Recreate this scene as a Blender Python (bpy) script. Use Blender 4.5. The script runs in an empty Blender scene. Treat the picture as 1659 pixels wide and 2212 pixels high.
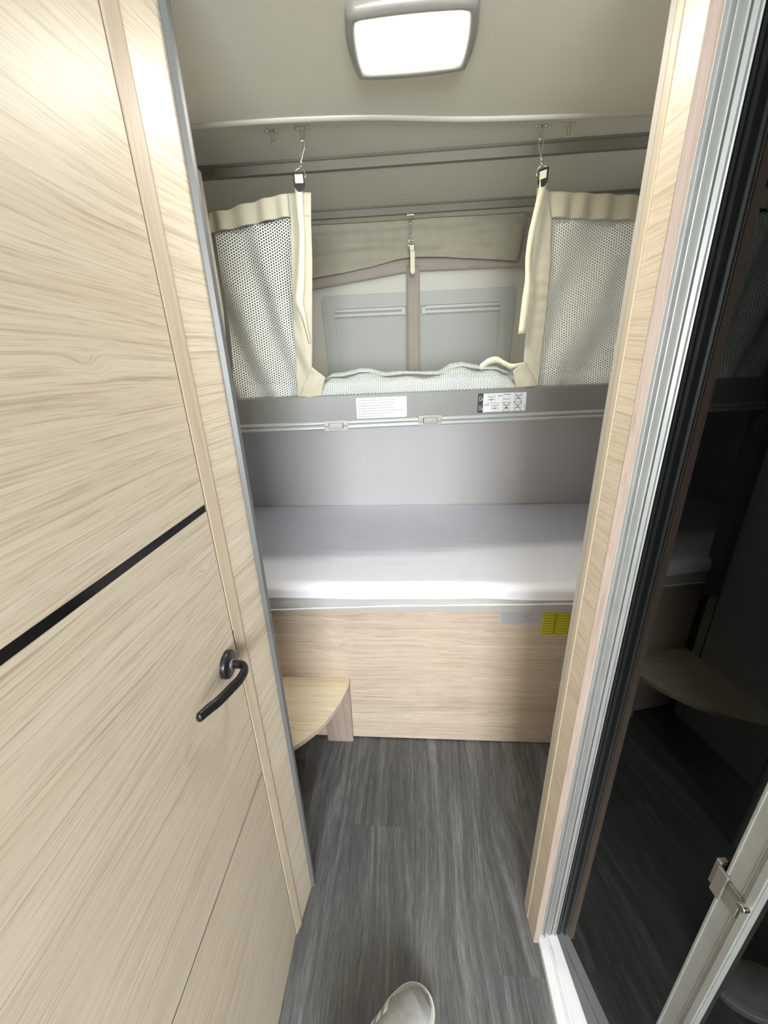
import bpy, bmesh, math, random
from math import sin, cos, pi, sqrt, radians, atan2, exp
from mathutils import Vector, Matrix, noise

random.seed(4)
S = bpy.context.scene
C = S.collection

# ------------------------------------------------------------------ camera
cam_d = bpy.data.cameras.new('camera')
cam = bpy.data.objects.new('camera', cam_d)
C.objects.link(cam)
S.camera = cam
cam_d.sensor_fit = 'VERTICAL'
cam_d.sensor_height = 24.0
cam_d.lens = 24.0 * 853.177 / 2212.0
cam_d.clip_start = 0.01
cam_d.clip_end = 60
RX, RY, RZ = [[0.9973381, 0.0098629, 0.0722458], [0.0637192, 0.3637987, -0.9292956], [-0.0354485, 0.9314254, 0.3622018]]
cam.matrix_world = Matrix((
    (RX[0], RX[1], RX[2], 0.0),
    (RY[0], RY[1], RY[2], 0.0),
    (RZ[0], RZ[1], RZ[2], 1.45),
    (0, 0, 0, 1)))

# ------------------------------------------------------------------ world, lights, exposure
S.view_settings.view_transform = 'Standard'
S.view_settings.look = 'None'
S.view_settings.gamma = 1.0
S.view_settings.use_curve_mapping = False
S.view_settings.exposure = 0.65
LAMP = 62.0
W = bpy.data.worlds.new('world')
S.world = W
W.use_nodes = True
W.node_tree.nodes['Background'].inputs[0].default_value = (0.87, 0.93, 1.0, 1)
W.node_tree.nodes['Background'].inputs[1].default_value = 1.0

def area(name, loc, target, sx, sy, power, col):
    d = bpy.data.lights.new(name, 'AREA')
    d.shape = 'RECTANGLE'
    d.size, d.size_y, d.energy, d.color = sx, sy, power, col
    o = bpy.data.objects.new(name, d)
    C.objects.link(o)
    o.location = loc
    o.rotation_euler = (Vector(target) - Vector(loc)).to_track_quat('-Z', 'Y').to_euler()
    return o

area('daylight_window', (0.20, -2.4, 1.50), (-0.05, 1.2, 0.60), 1.3, .8, 98, (0.90, 0.95, 1.0))

# ------------------------------------------------------------------ node helpers
def mat(name, col=(.8, .8, .8), rough=.5, metal=0.0, spec=None):
    m = bpy.data.materials.new(name)
    m.use_nodes = True
    b = m.node_tree.nodes['Principled BSDF']
    b.inputs['Base Color'].default_value = (*col, 1)
    b.inputs['Roughness'].default_value = rough
    b.inputs['Metallic'].default_value = metal
    if spec is not None:
        b.inputs['Specular IOR Level'].default_value = spec
    return m

class NB:
    def __init__(s, m):
        s.t = m.node_tree
        s.b = s.t.nodes['Principled BSDF']
    def n(s, typ, **kw):
        nd = s.t.nodes.new(typ)
        for k, v in kw.items():
            setattr(nd, k, v)
        return nd
    def l(s, a, b):
        s.t.links.new(a, b)
    def val(s, sock, v):
        if hasattr(v, 'is_output'):
            s.l(v, sock)
        else:
            sock.default_value = v
    def m(s, op, a, b=0.0, c=0.0):
        nd = s.n('ShaderNodeMath', operation=op)
        s.val(nd.inputs[0], a); s.val(nd.inputs[1], b); s.val(nd.inputs[2], c)
        return nd.outputs[0]
    def coord(s, kind='Object'):
        return s.n('ShaderNodeTexCoord').outputs[kind]
    def mapping(s, v, scale=(1, 1, 1), loc=(0, 0, 0)):
        nd = s.n('ShaderNodeMapping')
        s.l(v, nd.inputs[0])
        nd.inputs['Location'].default_value = loc
        nd.inputs['Scale'].default_value = scale
        return nd.outputs[0]
    def noise(s, v, scale, detail=2, rough=.5, dist=0.0):
        nd = s.n('ShaderNodeTexNoise')
        s.l(v, nd.inputs['Vector'])
        nd.inputs['Scale'].default_value = scale
        nd.inputs['Detail'].default_value = detail
        nd.inputs['Roughness'].default_value = rough
        nd.inputs['Distortion'].default_value = dist
        return nd.outputs['Fac']
    def ramp(s, f, stops):
        nd = s.n('ShaderNodeValToRGB')
        s.l(f, nd.inputs[0])
        e = nd.color_ramp.elements
        while len(e) < len(stops):
            e.new(0.5)
        for el, (p, c) in zip(e, stops):
            el.position = p
            el.color = (*c, 1) if len(c) == 3 else c
        return nd.outputs[0]
    def mix(s, f, a, b, mode='MIX'):
        nd = s.n('ShaderNodeMix', data_type='RGBA', blend_type=mode)
        s.val(nd.inputs[0], f)
        for i, v in ((6, a), (7, b)):
            if hasattr(v, 'is_output'): s.l(v, nd.inputs[i])
            else: nd.inputs[i].default_value = (*v, 1)
        return nd.outputs[2]
    def bump(s, h, strength=.3, dist=.001):
        nd = s.n('ShaderNodeBump')
        s.l(h, nd.inputs['Height'])
        nd.inputs['Strength'].default_value = strength
        nd.inputs['Distance'].default_value = dist
        s.l(nd.outputs[0], s.b.inputs['Normal'])

def g3(v):
    return (v, v, v)

def wood(name, axis, light, mid, dark, rough=.42, seed=0.0, knots=(), strength=1.0, big=1.0, flat=None):
    """oak laminate; axis = grain direction 0/1/2 in object space"""
    m = mat(name, mid, rough)
    k = NB(m)
    co = k.coord('Object')
    # warp: slow waves move the grain sideways
    def sc(al, ac):
        s = [ac, ac, ac]; s[axis] = al
        if flat is not None: s[flat] = al
        return tuple(s)
    warp_v = k.mapping(co, sc(1.1 * big, 4.0 * big), (seed, seed * .7, seed * .3))
    w = k.noise(warp_v, 1.0, 2, .5)
    wv = k.m('MULTIPLY', k.m('SUBTRACT', w, .5), .085)
    for (kx, ky, kz, r, amp) in knots:
        d = k.n('ShaderNodeVectorMath', operation='DISTANCE')
        mp = k.mapping(co, sc(.45, 1.0))
        q = [kx, ky, kz]; q[axis] *= .45
        if flat is not None: q[flat] *= .45
        k.l(mp, d.inputs[0]); d.inputs[1].default_value = q
        e = k.m('POWER', 2.718, k.m('MULTIPLY', k.m('POWER', k.m('DIVIDE', d.outputs['Value'], r), 2.0), -1.0))
        wv = k.m('ADD', wv, k.m('MULTIPLY', e, amp))
    comb = k.n('ShaderNodeCombineXYZ')
    for i in range(3):
        if i == axis: comb.inputs[i].default_value = 0
        else: k.l(wv, comb.inputs[i])
    add = k.n('ShaderNodeVectorMath', operation='ADD')
    k.l(co, add.inputs[0]); k.l(comb.outputs[0], add.inputs[1])
    cv = add.outputs[0]
    broad = k.noise(k.mapping(cv, sc(.45, 11.0), (seed, 0, seed)), 1.0, 3, .55)
    med = k.noise(k.mapping(cv, sc(1.2, 62.0), (0, seed, 0)), 1.0, 3, .6)
    fine = k.noise(k.mapping(cv, sc(4.0, 300.0), (seed, seed, 0)), 1.0, 2, .6)
    f = k.m('ADD', k.m('MULTIPLY', broad, .5), k.m('MULTIPLY', med, .5))
    col = k.ramp(f, [(.30, dark), (.48, mid), (.66, light)])
    lines = k.ramp(fine, [(.30, (1 - .20 * strength, 1 - .23 * strength, 1 - .27 * strength)), (.47, g3(1.0)), (.75, g3(1.0 + .05))])
    col = k.mix(1.0, col, lines, 'MULTIPLY')
    pores = k.noise(k.mapping(cv, sc(2.6, 125.0), (seed * 2, 3, seed)), 1.0, 4, .7)
    hair = k.noise(k.mapping(cv, sc(16.0, 620.0), (seed, 1, seed * 3)), 1.0, 2, .6)
    col = k.mix(1.0, col, k.ramp(hair, [(.33, (1 - .16 * strength, 1 - .18 * strength, 1 - .2 * strength)), (.45, g3(1.0)), (.70, g3(1.04))]), 'MULTIPLY')
    pl = k.ramp(pores, [(.32, (1 - .20 * strength, 1 - .24 * strength, 1 - .28 * strength)), (.44, g3(1.0))])
    col = k.mix(1.0, col, pl, 'MULTIPLY')
    k.l(col, k.b.inputs['Base Color'])
    k.bump(fine, .12, .0006)
    return m

# ------------------------------------------------------------------ materials
L1, L2, L3 = (.75, .66, .53), (.705, .61, .475), (.645, .545, .415)
wood_y = wood('oak_grain_depth', 1, L1, L2, L3, .44, 1.3, flat=0, knots=((-.325, .402, 1.452, .011, .012), (-.325, .395, 1.447, .007, -.008), (-.325, .53, 1.15, .008, .008)), strength=1.0)
wood_y2 = wood('oak_grain_depth_b', 1, L1, L2, L3, .44, 7.7, flat=0)
wood_x = wood('oak_grain_across', 0, (.64, .545, .44), (.56, .46, .36), (.44, .345, .26), .45, 3.1, strength=.9)
wood_x2 = wood('oak_grain_step', 0, (.86, .76, .58), (.78, .67, .49), (.66, .54, .38), .36, 5.0, strength=.8)
wood_z = wood('oak_grain_upright', 2, (.56, .475, .365), (.51, .42, .31), (.43, .345, .25), .42, 2.0, strength=.5)
wood_zp = wood('oak_edge_pinkish', 2, (.42, .335, .28), (.37, .285, .235), (.29, .22, .18), .5, 9.0, strength=.8)
edge_light = mat('pale_edge_banding', (.58, .50, .37), .4)

def noisy(name, c1, c2, scale, rough, bump=0.0, metal=0.0, bscale=None):
    m = mat(name, c1, rough, metal)
    k = NB(m)
    co = k.coord('Object')
    f = k.noise(co, scale, 3, .55)
    k.l(k.ramp(f, [(.35, c1), (.65, c2)]), k.b.inputs['Base Color'])
    if bump:
        k.bump(k.noise(co, bscale or scale * 8, 2, .6), bump, .0006)
    return m

ceiling_m = noisy('ceiling_laminate', (.76, .725, .605), (.79, .755, .635), 3, .55, .08, bscale=900)
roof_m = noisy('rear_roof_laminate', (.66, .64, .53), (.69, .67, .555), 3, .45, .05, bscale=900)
bead_m = mat('cream_trim', (.60, .585, .50), .35)
base_m = mat('white_underside', (.85, .84, .84), .6)
wall_m = noisy('wall_lining', (.58, .565, .555), (.60, .585, .575), 3, .6, .05, bscale=700)
taupe_m = noisy('taupe_board', (.48, .44, .39), (.52, .48, .43), 5, .5)
alu = noisy('brushed_aluminium', (.33, .345, .335), (.36, .375, .365), 30, .45, 0, .4)
alu_grey = noisy('anodised_grey_profile', (.30, .315, .30), (.33, .345, .33), 20, .42, 0, .3)
alu_edge = mat('aluminium_edge_strip', (.135, .137, .133), .45, .2)
chrome = mat('nickel_plated', (.72, .70, .64), .16, 1.0)
chrome_b = mat('satin_nickel', (.21, .205, .18), .42, .4)
black_gloss = mat('gloss_black', (.006, .006, .007), .14)
black_pl = mat('black_plastic', (.012, .012, .014), .28)
dark_gap = mat('dark_gap', (.02, .008, .010), .6)
handle_m = mat('black_handle_lacquer', (.010, .010, .011), .30)
rosette_m = mat('dark_gunmetal', (.045, .045, .050), .30, .6)
rail_m = noisy('grey_bunk_board', (.148, .149, .137), (.154, .155, .143), 8, .42, .04, bscale=1200)
white_m = mat('white_plastic', (.82, .84, .88), .35)
sticker_m = mat('white_sticker', (.50, .51, .52), .5)
ink_m = mat('grey_ink', (.02, .02, .025), .6)
ink_b = mat('black_ink', (.01, .01, .012), .5)
ink_l = mat('pale_ink', (.45, .46, .48), .6)
yellow_m = mat('yellow_sticker', (.56, .50, .012), .4)
yellow_l = mat('yellow_sticker_light', (.80, .76, .16), .4)
yellow_d = mat('olive_ink', (.22, .18, .006), .5)
webbing = mat('cream_webbing', (.66, .62, .45), .8)
k = NB(webbing)
uvc = k.coord('UV')
wv = k.n('ShaderNodeTexWave'); wv.bands_direction = 'Y'
k.l(uvc, wv.inputs['Vector']); wv.inputs['Scale'].default_value = 260
k.bump(wv.outputs['Fac'], .5, .0005)

def fabric(name, c1, c2, rough=.9, scale=30):
    m = mat(name, c1, rough)
    k = NB(m)
    co = k.coord('Object')
    f = k.noise(co, scale, 4, .6)
    k.l(k.ramp(f, [(.3, c1), (.7, c2)]), k.b.inputs['Base Color'])
    k.bump(k.noise(co, 900, 2, .5), .25, .0005)
    k.b.inputs['Sheen Weight'].default_value = .15
    return m

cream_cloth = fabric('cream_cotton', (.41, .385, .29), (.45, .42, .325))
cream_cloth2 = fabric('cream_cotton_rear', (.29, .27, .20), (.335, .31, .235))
taupe_cloth = fabric('taupe_cloth', (.30, .262, .215), (.32, .28, .235))
sheet_m = fabric('white_jersey_sheet', (.87, .88, .93), (.90, .91, .96), .85, 8)
matt_side = fabric('grey_mattress_cover', (.47, .46, .44), (.50, .49, .47), .9, 15)
rope_m = fabric('white_piping', (.80, .80, .80), (.88, .88, .88))
bunk_matt = fabric('upper_mattress_cover', (.40, .42, .40), (.44, .46, .44))
suede = fabric('grey_suede', (.30, .30, .29), (.38, .38, .365), .95, 60)
sole_m = noisy('off_white_rubber', (.42, .42, .40), (.50, .50, .47), 60, .6)
rim_m = mat('white_foxing', (.72, .73, .68), .5)
stripe_m = mat('pale_leather_stripe', (.80, .81, .78), .5)

# floor: dark grey oak planks running along Y, each 0.208 m wide
floor_m = mat('dark_grey_oak_vinyl', (.08, .085, .085), .5)
k = NB(floor_m)
co = k.coord('Object')
sep = k.n('ShaderNodeSeparateXYZ'); k.l(co, sep.inputs[0])
px = k.m('DIVIDE', k.m('ADD', sep.outputs[0], 10 * .208 + .213), .208)
row = k.m('FLOOR', px)
rnd = k.n('ShaderNodeTexWhiteNoise'); rnd.noise_dimensions = '1D'
k.l(row, rnd.inputs['W'])
# plank length 1.2, seam of row 10 (x -.213..-.005) at Y=.842
offs = k.m('MULTIPLY', rnd.outputs['Value'], 1.2)
is10 = k.m('COMPARE', row, 10.0, .1)
offs = k.m('ADD', k.m('MULTIPLY', k.m('SUBTRACT', 1.0, is10), k.m('ADD', offs, .55)), k.m('MULTIPLY', is10, .358))
py = k.m('DIVIDE', k.m('ADD', sep.outputs[1], k.m('ADD', offs, 12.0)), 1.2)
col_id = k.m('FLOOR', py)
rnd2 = k.n('ShaderNodeTexWhiteNoise'); rnd2.noise_dimensions = '2D'
cmb = k.n('ShaderNodeCombineXYZ'); k.l(row, cmb.inputs[0]); k.l(col_id, cmb.inputs[1])
k.l(cmb.outputs[0], rnd2.inputs['Vector'])
shift = k.n('ShaderNodeVectorMath', operation='MULTIPLY_ADD')
k.l(rnd2.outputs['Color'], shift.inputs[0]); shift.inputs[1].default_value = (7, 9, 5); k.l(co, shift.inputs[2])
fv = shift.outputs[0]
wn = k.noise(k.mapping(fv, (6, 1.6, 1)), 1.0, 2, .5)
cx = k.n('ShaderNodeCombineXYZ'); k.l(k.m('MULTIPLY', k.m('SUBTRACT', wn, .5), .11), cx.inputs[0])
ad = k.n('ShaderNodeVectorMath', operation='ADD'); k.l(fv, ad.inputs[0]); k.l(cx.outputs[0], ad.inputs[1])
b1 = k.noise(k.mapping(ad.outputs[0], (17, 1.1, 1)), 1.0, 3, .55)
b2 = k.noise(k.mapping(ad.outputs[0], (85, 3.2, 1)), 1.0, 3, .6)
b3 = k.noise(k.mapping(ad.outputs[0], (420, 22, 1)), 1.0, 3, .7)
f = k.m('ADD', k.m('MULTIPLY', b1, .55), k.m('MULTIPLY', b2, .45))
fcol = k.ramp(f, [(.36, (.055, .057, .058)), (.50, (.092, .094, .095)), (.62, (.155, .158, .158))])
fl = k.ramp(b3, [(.30, g3(.62)), (.50, g3(1.0)), (.70, g3(1.45))])
fcol = k.mix(1.0, fcol, fl, 'MULTIPLY')
tone = k.m('ADD', k.m('MULTIPLY', rnd2.outputs['Value'], .30), .84)
tc = k.n('ShaderNodeCombineXYZ')
for i in range(3): k.l(tone, tc.inputs[i])
fcol = k.mix(1.0, fcol, tc.outputs[0], 'MULTIPLY')
fx = k.m('FRACT', px); fy = k.m('FRACT', py)
ex = k.m('MINIMUM', fx, k.m('SUBTRACT', 1.0, fx))
ey = k.m('MINIMUM', fy, k.m('SUBTRACT', 1.0, fy))
seam = k.m('MAXIMUM', k.m('LESS_THAN', ex, .0035), k.m('LESS_THAN', ey, .0008))
fcol = k.mix(k.m('MULTIPLY', seam, .18), fcol, (.03, .03, .03))
k.l(fcol, k.b.inputs['Base Color'])
k.bump(b3, .25, .0006)

# knitted safety mesh with round holes on a triangular lattice (UV in metres)
def net_material(name, col, pitch, thr, sheer=None):
    m = mat(name, col, .85)
    k = NB(m)
    uv = k.coord('UV')
    sp = k.n('ShaderNodeSeparateXYZ'); k.l(uv, sp.inputs[0])
    kk = 2 * pi / (pitch * .866)
    c = []
    for a in (0, 60, 120):
        ax, ay = cos(radians(a)) * kk, sin(radians(a)) * kk
        c.append(k.m('COSINE', k.m('ADD', k.m('MULTIPLY', sp.outputs[0], ax), k.m('MULTIPLY', sp.outputs[1], ay))))
    s = k.m('ADD', k.m('ADD', c[0], c[1]), c[2])
    hole = k.m('GREATER_THAN', s, thr)
    tr = k.n('ShaderNodeBsdfTransparent')
    mx = k.n('ShaderNodeMixShader')
    k.l(hole, mx.inputs[0]); k.l(k.b.outputs[0], mx.inputs[1]); k.l(tr.outputs[0], mx.inputs[2])
    out = [n for n in k.t.nodes if n.type == 'OUTPUT_MATERIAL'][0]
    k.l(mx.outputs[0], out.inputs['Surface'])
    return m

net_m = net_material('white_knitted_mesh', (.72, .75, .71), .0066, -.12)
net_mint = net_material('pale_mint_knitted_mesh', (.51, .56, .535), .0064, .15)

sheer_m = mat('sheer_grey_netting', (.40, .40, .36), .9)
k = NB(sheer_m)
tr = k.n('ShaderNodeBsdfTransparent'); mx = k.n('ShaderNodeMixShader'); mx.inputs[0].default_value = .74
k.l(k.b.outputs[0], mx.inputs[1]); k.l(tr.outputs[0], mx.inputs[2])
k.l(mx.outputs[0], [n for n in k.t.nodes if n.type == 'OUTPUT_MATERIAL'][0].inputs['Surface'])

glass_m = mat('smoked_glass', (.018, .027, .025), .02)
b = glass_m.node_tree.nodes['Principled BSDF']
b.inputs['Transmission Weight'].default_value = 1.0
b.inputs['IOR'].default_value = 1.37

lamp_m = mat('lit_diffuser', (.95, .95, .95), .4)
b = lamp_m.node_tree.nodes['Principled BSDF']
b.inputs['Emission Color'].default_value = (1.0, .965, .87, 1)
b.inputs['Emission Strength'].default_value = LAMP
housing_m = noisy('silver_lamp_housing', (.36, .35, .315), (.40, .39, .35), 20, .35, 0, .3)
win_m = noisy('window_cassette', (.47, .48, .44), (.49, .50, .46), 4, .5)
blind_m = mat('closed_blind', (.46, .475, .45), .6)
winrail_m = mat('window_blind_rail', (.60, .60, .57), .4)
groove_m = mat('rail_groove', (.30, .30, .28), .5)

# ------------------------------------------------------------------ object helpers
def tag(o, label=None, cat=None, group=None, kind=None):
    if label: o['label'] = label
    if cat: o['category'] = cat
    if group: o['group'] = group
    if kind: o['kind'] = kind
    return o

def empty(name, loc=(0, 0, 0), rz=0.0):
    o = bpy.data.objects.new(name, None)
    o.empty_display_size = .02
    o.location = loc
    o.rotation_euler = (0, 0, rz)
    C.objects.link(o)
    return o

def link(name, bm, m, parent=None, smooth=False, sub=0, bevel=0.0, local=False, solid=0.0):
    """mesh object; vertices in world coordinates unless local=True (then in the parent's frame)"""
    me = bpy.data.meshes.new(name)
    bm.normal_update()
    bm.to_mesh(me)
    bm.free()
    me.materials.append(m)
    if smooth:
        for p in me.polygons: p.use_smooth = True
    o = bpy.data.objects.new(name, me)
    C.objects.link(o)
    if parent is not None:
        o.parent = parent
        if not local:
            root = parent
            M = Matrix.Identity(4)
            while root is not None:
                M = Matrix.Translation(root.location) @ root.rotation_euler.to_matrix().to_4x4() @ M if root.type == 'EMPTY' else M
                root = root.parent
            o.matrix_parent_inverse = M.inverted()
    if solid:
        md = o.modifiers.new('thickness', 'SOLIDIFY'); md.thickness = solid; md.offset = 0
    if bevel:
        md = o.modifiers.new('bevel', 'BEVEL'); md.width = bevel; md.segments = 3
        md.limit_method = 'ANGLE'; md.angle_limit = radians(40)
        if not smooth:
            for p in me.polygons: p.use_smooth = True
            o.modifiers.new('wn', 'WEIGHTED_NORMAL').keep_sharp = True
    if sub:
        md = o.modifiers.new('subdivision', 'SUBSURF'); md.levels = sub; md.render_levels = sub
    return o

def bbox(bm, lo, hi, fn=None):
    vs = [bm.verts.new(fn(Vector((x, y, z))) if fn else (x, y, z))
          for x in (lo[0], hi[0]) for y in (lo[1], hi[1]) for z in (lo[2], hi[2])]
    fs = []
    for f in ((0, 1, 3, 2), (4, 6, 7, 5), (0, 4, 5, 1), (2, 3, 7, 6), (0, 2, 6, 4), (1, 5, 7, 3)):
        fs.append(bm.faces.new([vs[i] for i in f]))
    bmesh.ops.recalc_face_normals(bm, faces=fs)
    return bm

def box(name, lo, hi, m, parent=None, bevel=0.0, fn=None, local=False):
    bm = bbox(bmesh.new(), lo, hi, fn)
    return link(name, bm, m, parent, bevel=bevel, local=local)

def prism(bm, pts, axis, a, b, fn=None):
    """extrude closed 2-D outline along axis"""
    def P(p, t):
        if axis == 0: v = (t, p[0], p[1])
        elif axis == 1: v = (p[0], t, p[1])
        else: v = (p[0], p[1], t)
        v = Vector(v)
        return fn(v) if fn else v
    A = [bm.verts.new(P(p, a)) for p in pts]
    B = [bm.verts.new(P(p, b)) for p in pts]
    n = len(pts)
    for i in range(n):
        bm.faces.new((A[i], A[(i + 1) % n], B[(i + 1) % n], B[i]))
    bm.faces.new(A[::-1]); bm.faces.new(B)
    bmesh.ops.recalc_face_normals(bm, faces=bm.faces[:])
    return bm

def catmull(pts, n=6, closed=False):
    P = [Vector(p) for p in pts]
    out = []
    N = len(P)
    rng = range(N if closed else N - 1)
    for i in rng:
        p0 = P[(i - 1) % N] if (closed or i > 0) else P[0]
        p1, p2 = P[i], P[(i + 1) % N]
        p3 = P[(i + 2) % N] if (closed or i + 2 < N) else P[-1]
        for j in range(n):
            t = j / n
            out.append(.5 * ((2 * p1) + (p2 - p0) * t + (2 * p0 - 5 * p1 + 4 * p2 - p3) * t * t + (3 * p1 - p0 - 3 * p2 + p3) * t ** 3))
    if not closed: out.append(P[-1])
    return out

def tube(bm, pts, r, seg=10, closed=False, flat=1.0, up=(0, 0, 1), caps=True):
    P = [Vector(p) for p in pts]
    N = len(P)
    rings = []
    prev = None
    for i, p in enumerate(P):
        if closed: t = (P[(i + 1) % N] - P[(i - 1) % N])
        else: t = P[min(i + 1, N - 1)] - P[max(i - 1, 0)]
        t.normalize()
        if prev is None:
            u = Vector(up)
            if abs(u.dot(t)) > .95: u = Vector((1, 0, 0))
        else: u = prev
        a = (u - t * u.dot(t)).normalized()
        prev = a
        c = t.cross(a)
        rr = r[i] if isinstance(r, (list, tuple)) else r
        rings.append([bm.verts.new(p + (a * cos(2 * pi * j / seg) + c * sin(2 * pi * j / seg) * flat) * rr) for j in range(seg)])
    for i in range(N if closed else N - 1):
        A, B = rings[i], rings[(i + 1) % N]
        for j in range(seg):
            bm.faces.new((A[j], A[(j + 1) % seg], B[(j + 1) % seg], B[j]))
    if not closed and caps:
        bm.faces.new(rings[0][::-1]); bm.faces.new(rings[-1])
    return bm

def grid(fn, nu, nv, uvfn=None, bm=None):
    bm = bm or bmesh.new()
    uvl = bm.loops.layers.uv.verify()
    V = [[bm.verts.new(fn(i / nu, j / nv)) for j in range(nv + 1)] for i in range(nu + 1)]
    for i in range(nu):
        for j in range(nv):
            f = bm.faces.new((V[i][j], V[i + 1][j], V[i + 1][j + 1], V[i][j + 1]))
            if uvfn:
                for lp, (a, b_) in zip(f.loops, ((i, j), (i + 1, j), (i + 1, j + 1), (i, j + 1))):
                    lp[uvl].uv = uvfn(a / nu, b_ / nv)
    return bm

def lerp(pts, t):
    """piecewise-linear interpolation of tuples along a list, t in 0..1 by first key if given as (key, value)"""
    if t <= pts[0][0]: return pts[0][1]
    for (a, va), (b_, vb) in zip(pts, pts[1:]):
        if t <= b_: return va + (vb - va) * (t - a) / (b_ - a)
    return pts[-1][1]

def struct(o):
    o['kind'] = 'structure'
    return o

def rrect(x0, z0, x1, z1, r, n=5):
    out = []
    for cx_, cz_, a0 in ((x1 - r, z1 - r, 0), (x0 + r, z1 - r, 90), (x0 + r, z0 + r, 180), (x1 - r, z0 + r, 270)):
        for i in range(n + 1):
            a = radians(a0 + 90 * i / n)
            out.append((cx_ + r * cos(a), cz_ + r * sin(a)))
    return out

# ------------------------------------------------------------------ room shell
struct(box('floor', (-1.1, -2.6, -.05), (1.3, 2.1, 0.0), floor_m))
RIB1, RIB2 = 1.300, 1.615
bm = bmesh.new()
prof = [(-2.6, 1.95), (RIB1 + .010, 1.95), (RIB1 + .024, 1.930), (RIB2 + .010, 1.930), (RIB2 + .024, 1.910),
        (1.90, 1.910), (1.90, 2.0), (-2.6, 2.0)]
prism(bm, prof, 0, -1.1, 1.3)
struct(link('ceiling', bm, roof_m))
rib_m = noisy('olive_rib_shade', (.19, .18, .14), (.21, .20, .155), 6, .5)  # strip added at each roof step, its dark olive standing in for shade
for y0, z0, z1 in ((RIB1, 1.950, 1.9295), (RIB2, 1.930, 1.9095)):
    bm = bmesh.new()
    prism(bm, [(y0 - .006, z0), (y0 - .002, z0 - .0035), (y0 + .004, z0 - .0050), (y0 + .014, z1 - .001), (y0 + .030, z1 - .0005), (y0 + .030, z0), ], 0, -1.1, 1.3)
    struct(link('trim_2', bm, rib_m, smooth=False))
# separate lining of the roof over the bunks, and the curved bead in front of it
beadp = [(-1.05, 1.085), (-.75, 1.092), (-.497, 1.103), (-.287, 1.108), (-.084, 1.126), (.122, 1.162), (.332, 1.183), (.559, 1.196), (.80, 1.203), (1.05, 1.207)]
bc = catmull([(x, y, 0) for x, y in beadp], 8)
bm = bmesh.new()
lo_ = [bm.verts.new((p.x, p.y, 1.9485)) for p in bc]
hi_ = [bm.verts.new((p.x, -2.6, 1.9485)) for p in bc]
for i in range(len(bc) - 1):
    bm.faces.new((lo_[i], lo_[i + 1], hi_[i + 1], hi_[i]))
struct(link('ceiling', bm, ceiling_m, solid=.002))
bm = bmesh.new()
tube(bm, [(p.x, p.y, 1.948) for p in bc], .0085, 10, flat=1.0)
for v in bm.verts: v.co.z = 1.948 + (v.co.z - 1.948) * .8
o = struct(link('trim_1', bm, bead_m, smooth=True))
bm = bmesh.new()
tube(bm, [(p.x, p.y + .010, 1.948) for p in bc], .0016, 6)
struct(link('trim_1', bm, groove_m, smooth=True))

KW = -.1385
def wy(z): return 1.74 + KW * (z - 1.9)
for za, zb, wmat in ((-.05, 1.28, wall_m), (1.28, 1.95, roof_m)):
    bm = bmesh.new()
    prism(bm, [(wy(za), za), (wy(zb), zb), (wy(zb) + .3, zb), (wy(za) + .3, za)], 0, -1.1, 1.3)
    struct(link('wall_rear', bm, wmat))
struct(box('wall_left', (-1.10, .66, 0), (-1.04, 2.0, 1.95), wall_m))
struct(box('wall_right', (1.04, 1.16, 0), (1.10, 2.0, 1.95), wall_m))
# bathroom side: wall between pillar and bunks (left of the aisle) and its rear return
bm = bmesh.new()
prism(bm, [(-.60, 0), (-.60, 1.95), (-.545, 1.95), (-.545, 0)], 1, .672, 1.105)
struct(link('wall_left', bm, wall_m))
struct(box('wall_left', (-1.04, 1.10, 0), (-.545, 1.135, 1.95), wall_m))
struct(box('wall_left', (-.60, .640, 0), (-.325, .672, 1.95), wall_m))
struct(box('wall_left', (-.38, -2.6, 0), (-.330, -.10, 1.95), wood_y2))
# right: shower cabin rear wall, side wall to the bunks
struct(box('wall_right', (.322, .602, 0), (1.25, .655, 1.95), wall_m))
struct(box('wall_right', (.66, .655, 0), (.70, 1.158, 1.95), wall_m))
struct(box('wall_right', (.66, 1.12, 0), (1.04, 1.158, 1.25), wall_m))
struct(box('wall_right', (1.20, -2.6, 0), (1.25, .602, 1.95), wall_m))
struct(box('wall_right', (.44, -.50, 0), (1.20, -.45, 1.95), wall_m))

# ------------------------------------------------------------------ left pillar and jamb
def quad_prism(name, pts, z0, z1, m, bevel=0.0):
    bm = bmesh.new()
    prism(bm, pts, 2, z0, z1)
    return link(name, bm, m, bevel=bevel)
# jamb strip between door and pillar (upright grain), slightly proud
struct(quad_prism('trim_3', [(-.3256, .566), (-.3240, .5674), (-.3175, .588), (-.3185, .592), (-.345, .592), (-.345, .566)], .0, 1.95, wood_z))
struct(quad_prism('wall_left', [(-.319, .5925), (-.3095, .669), (-.345, .669), (-.345, .5925)], .0, 1.95, wood_y2))
struct(quad_prism('trim_4', [(-.3105, .6695), (-.3085, .6690), (-.3005, .671), (-.2985, .676), (-.3005, .684), (-.309, .687), (-.345, .687), (-.345, .6695)], .0, 1.95, alu_edge))
# grey corner of the bunk compartment, and the taupe side board of the upper bunk with a chamfered top
struct(quad_prism('trim_5', [(-.545, 1.100), (-.512, 1.100), (-.506, 1.108), (-.506, 1.150), (-.545, 1.150)], .60, 1.36, alu_edge))
bm = bmesh.new()
prism(bm, [(-.545, 1.30), (-.508, 1.365), (-.492, 1.45), (-.480, 1.58), (-.4795, 1.866), (-.499, 1.886), (-.545, 1.90)], 1, 1.095, 1.108)
struct(link('trim_6', bm, taupe_m, bevel=.002))

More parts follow.
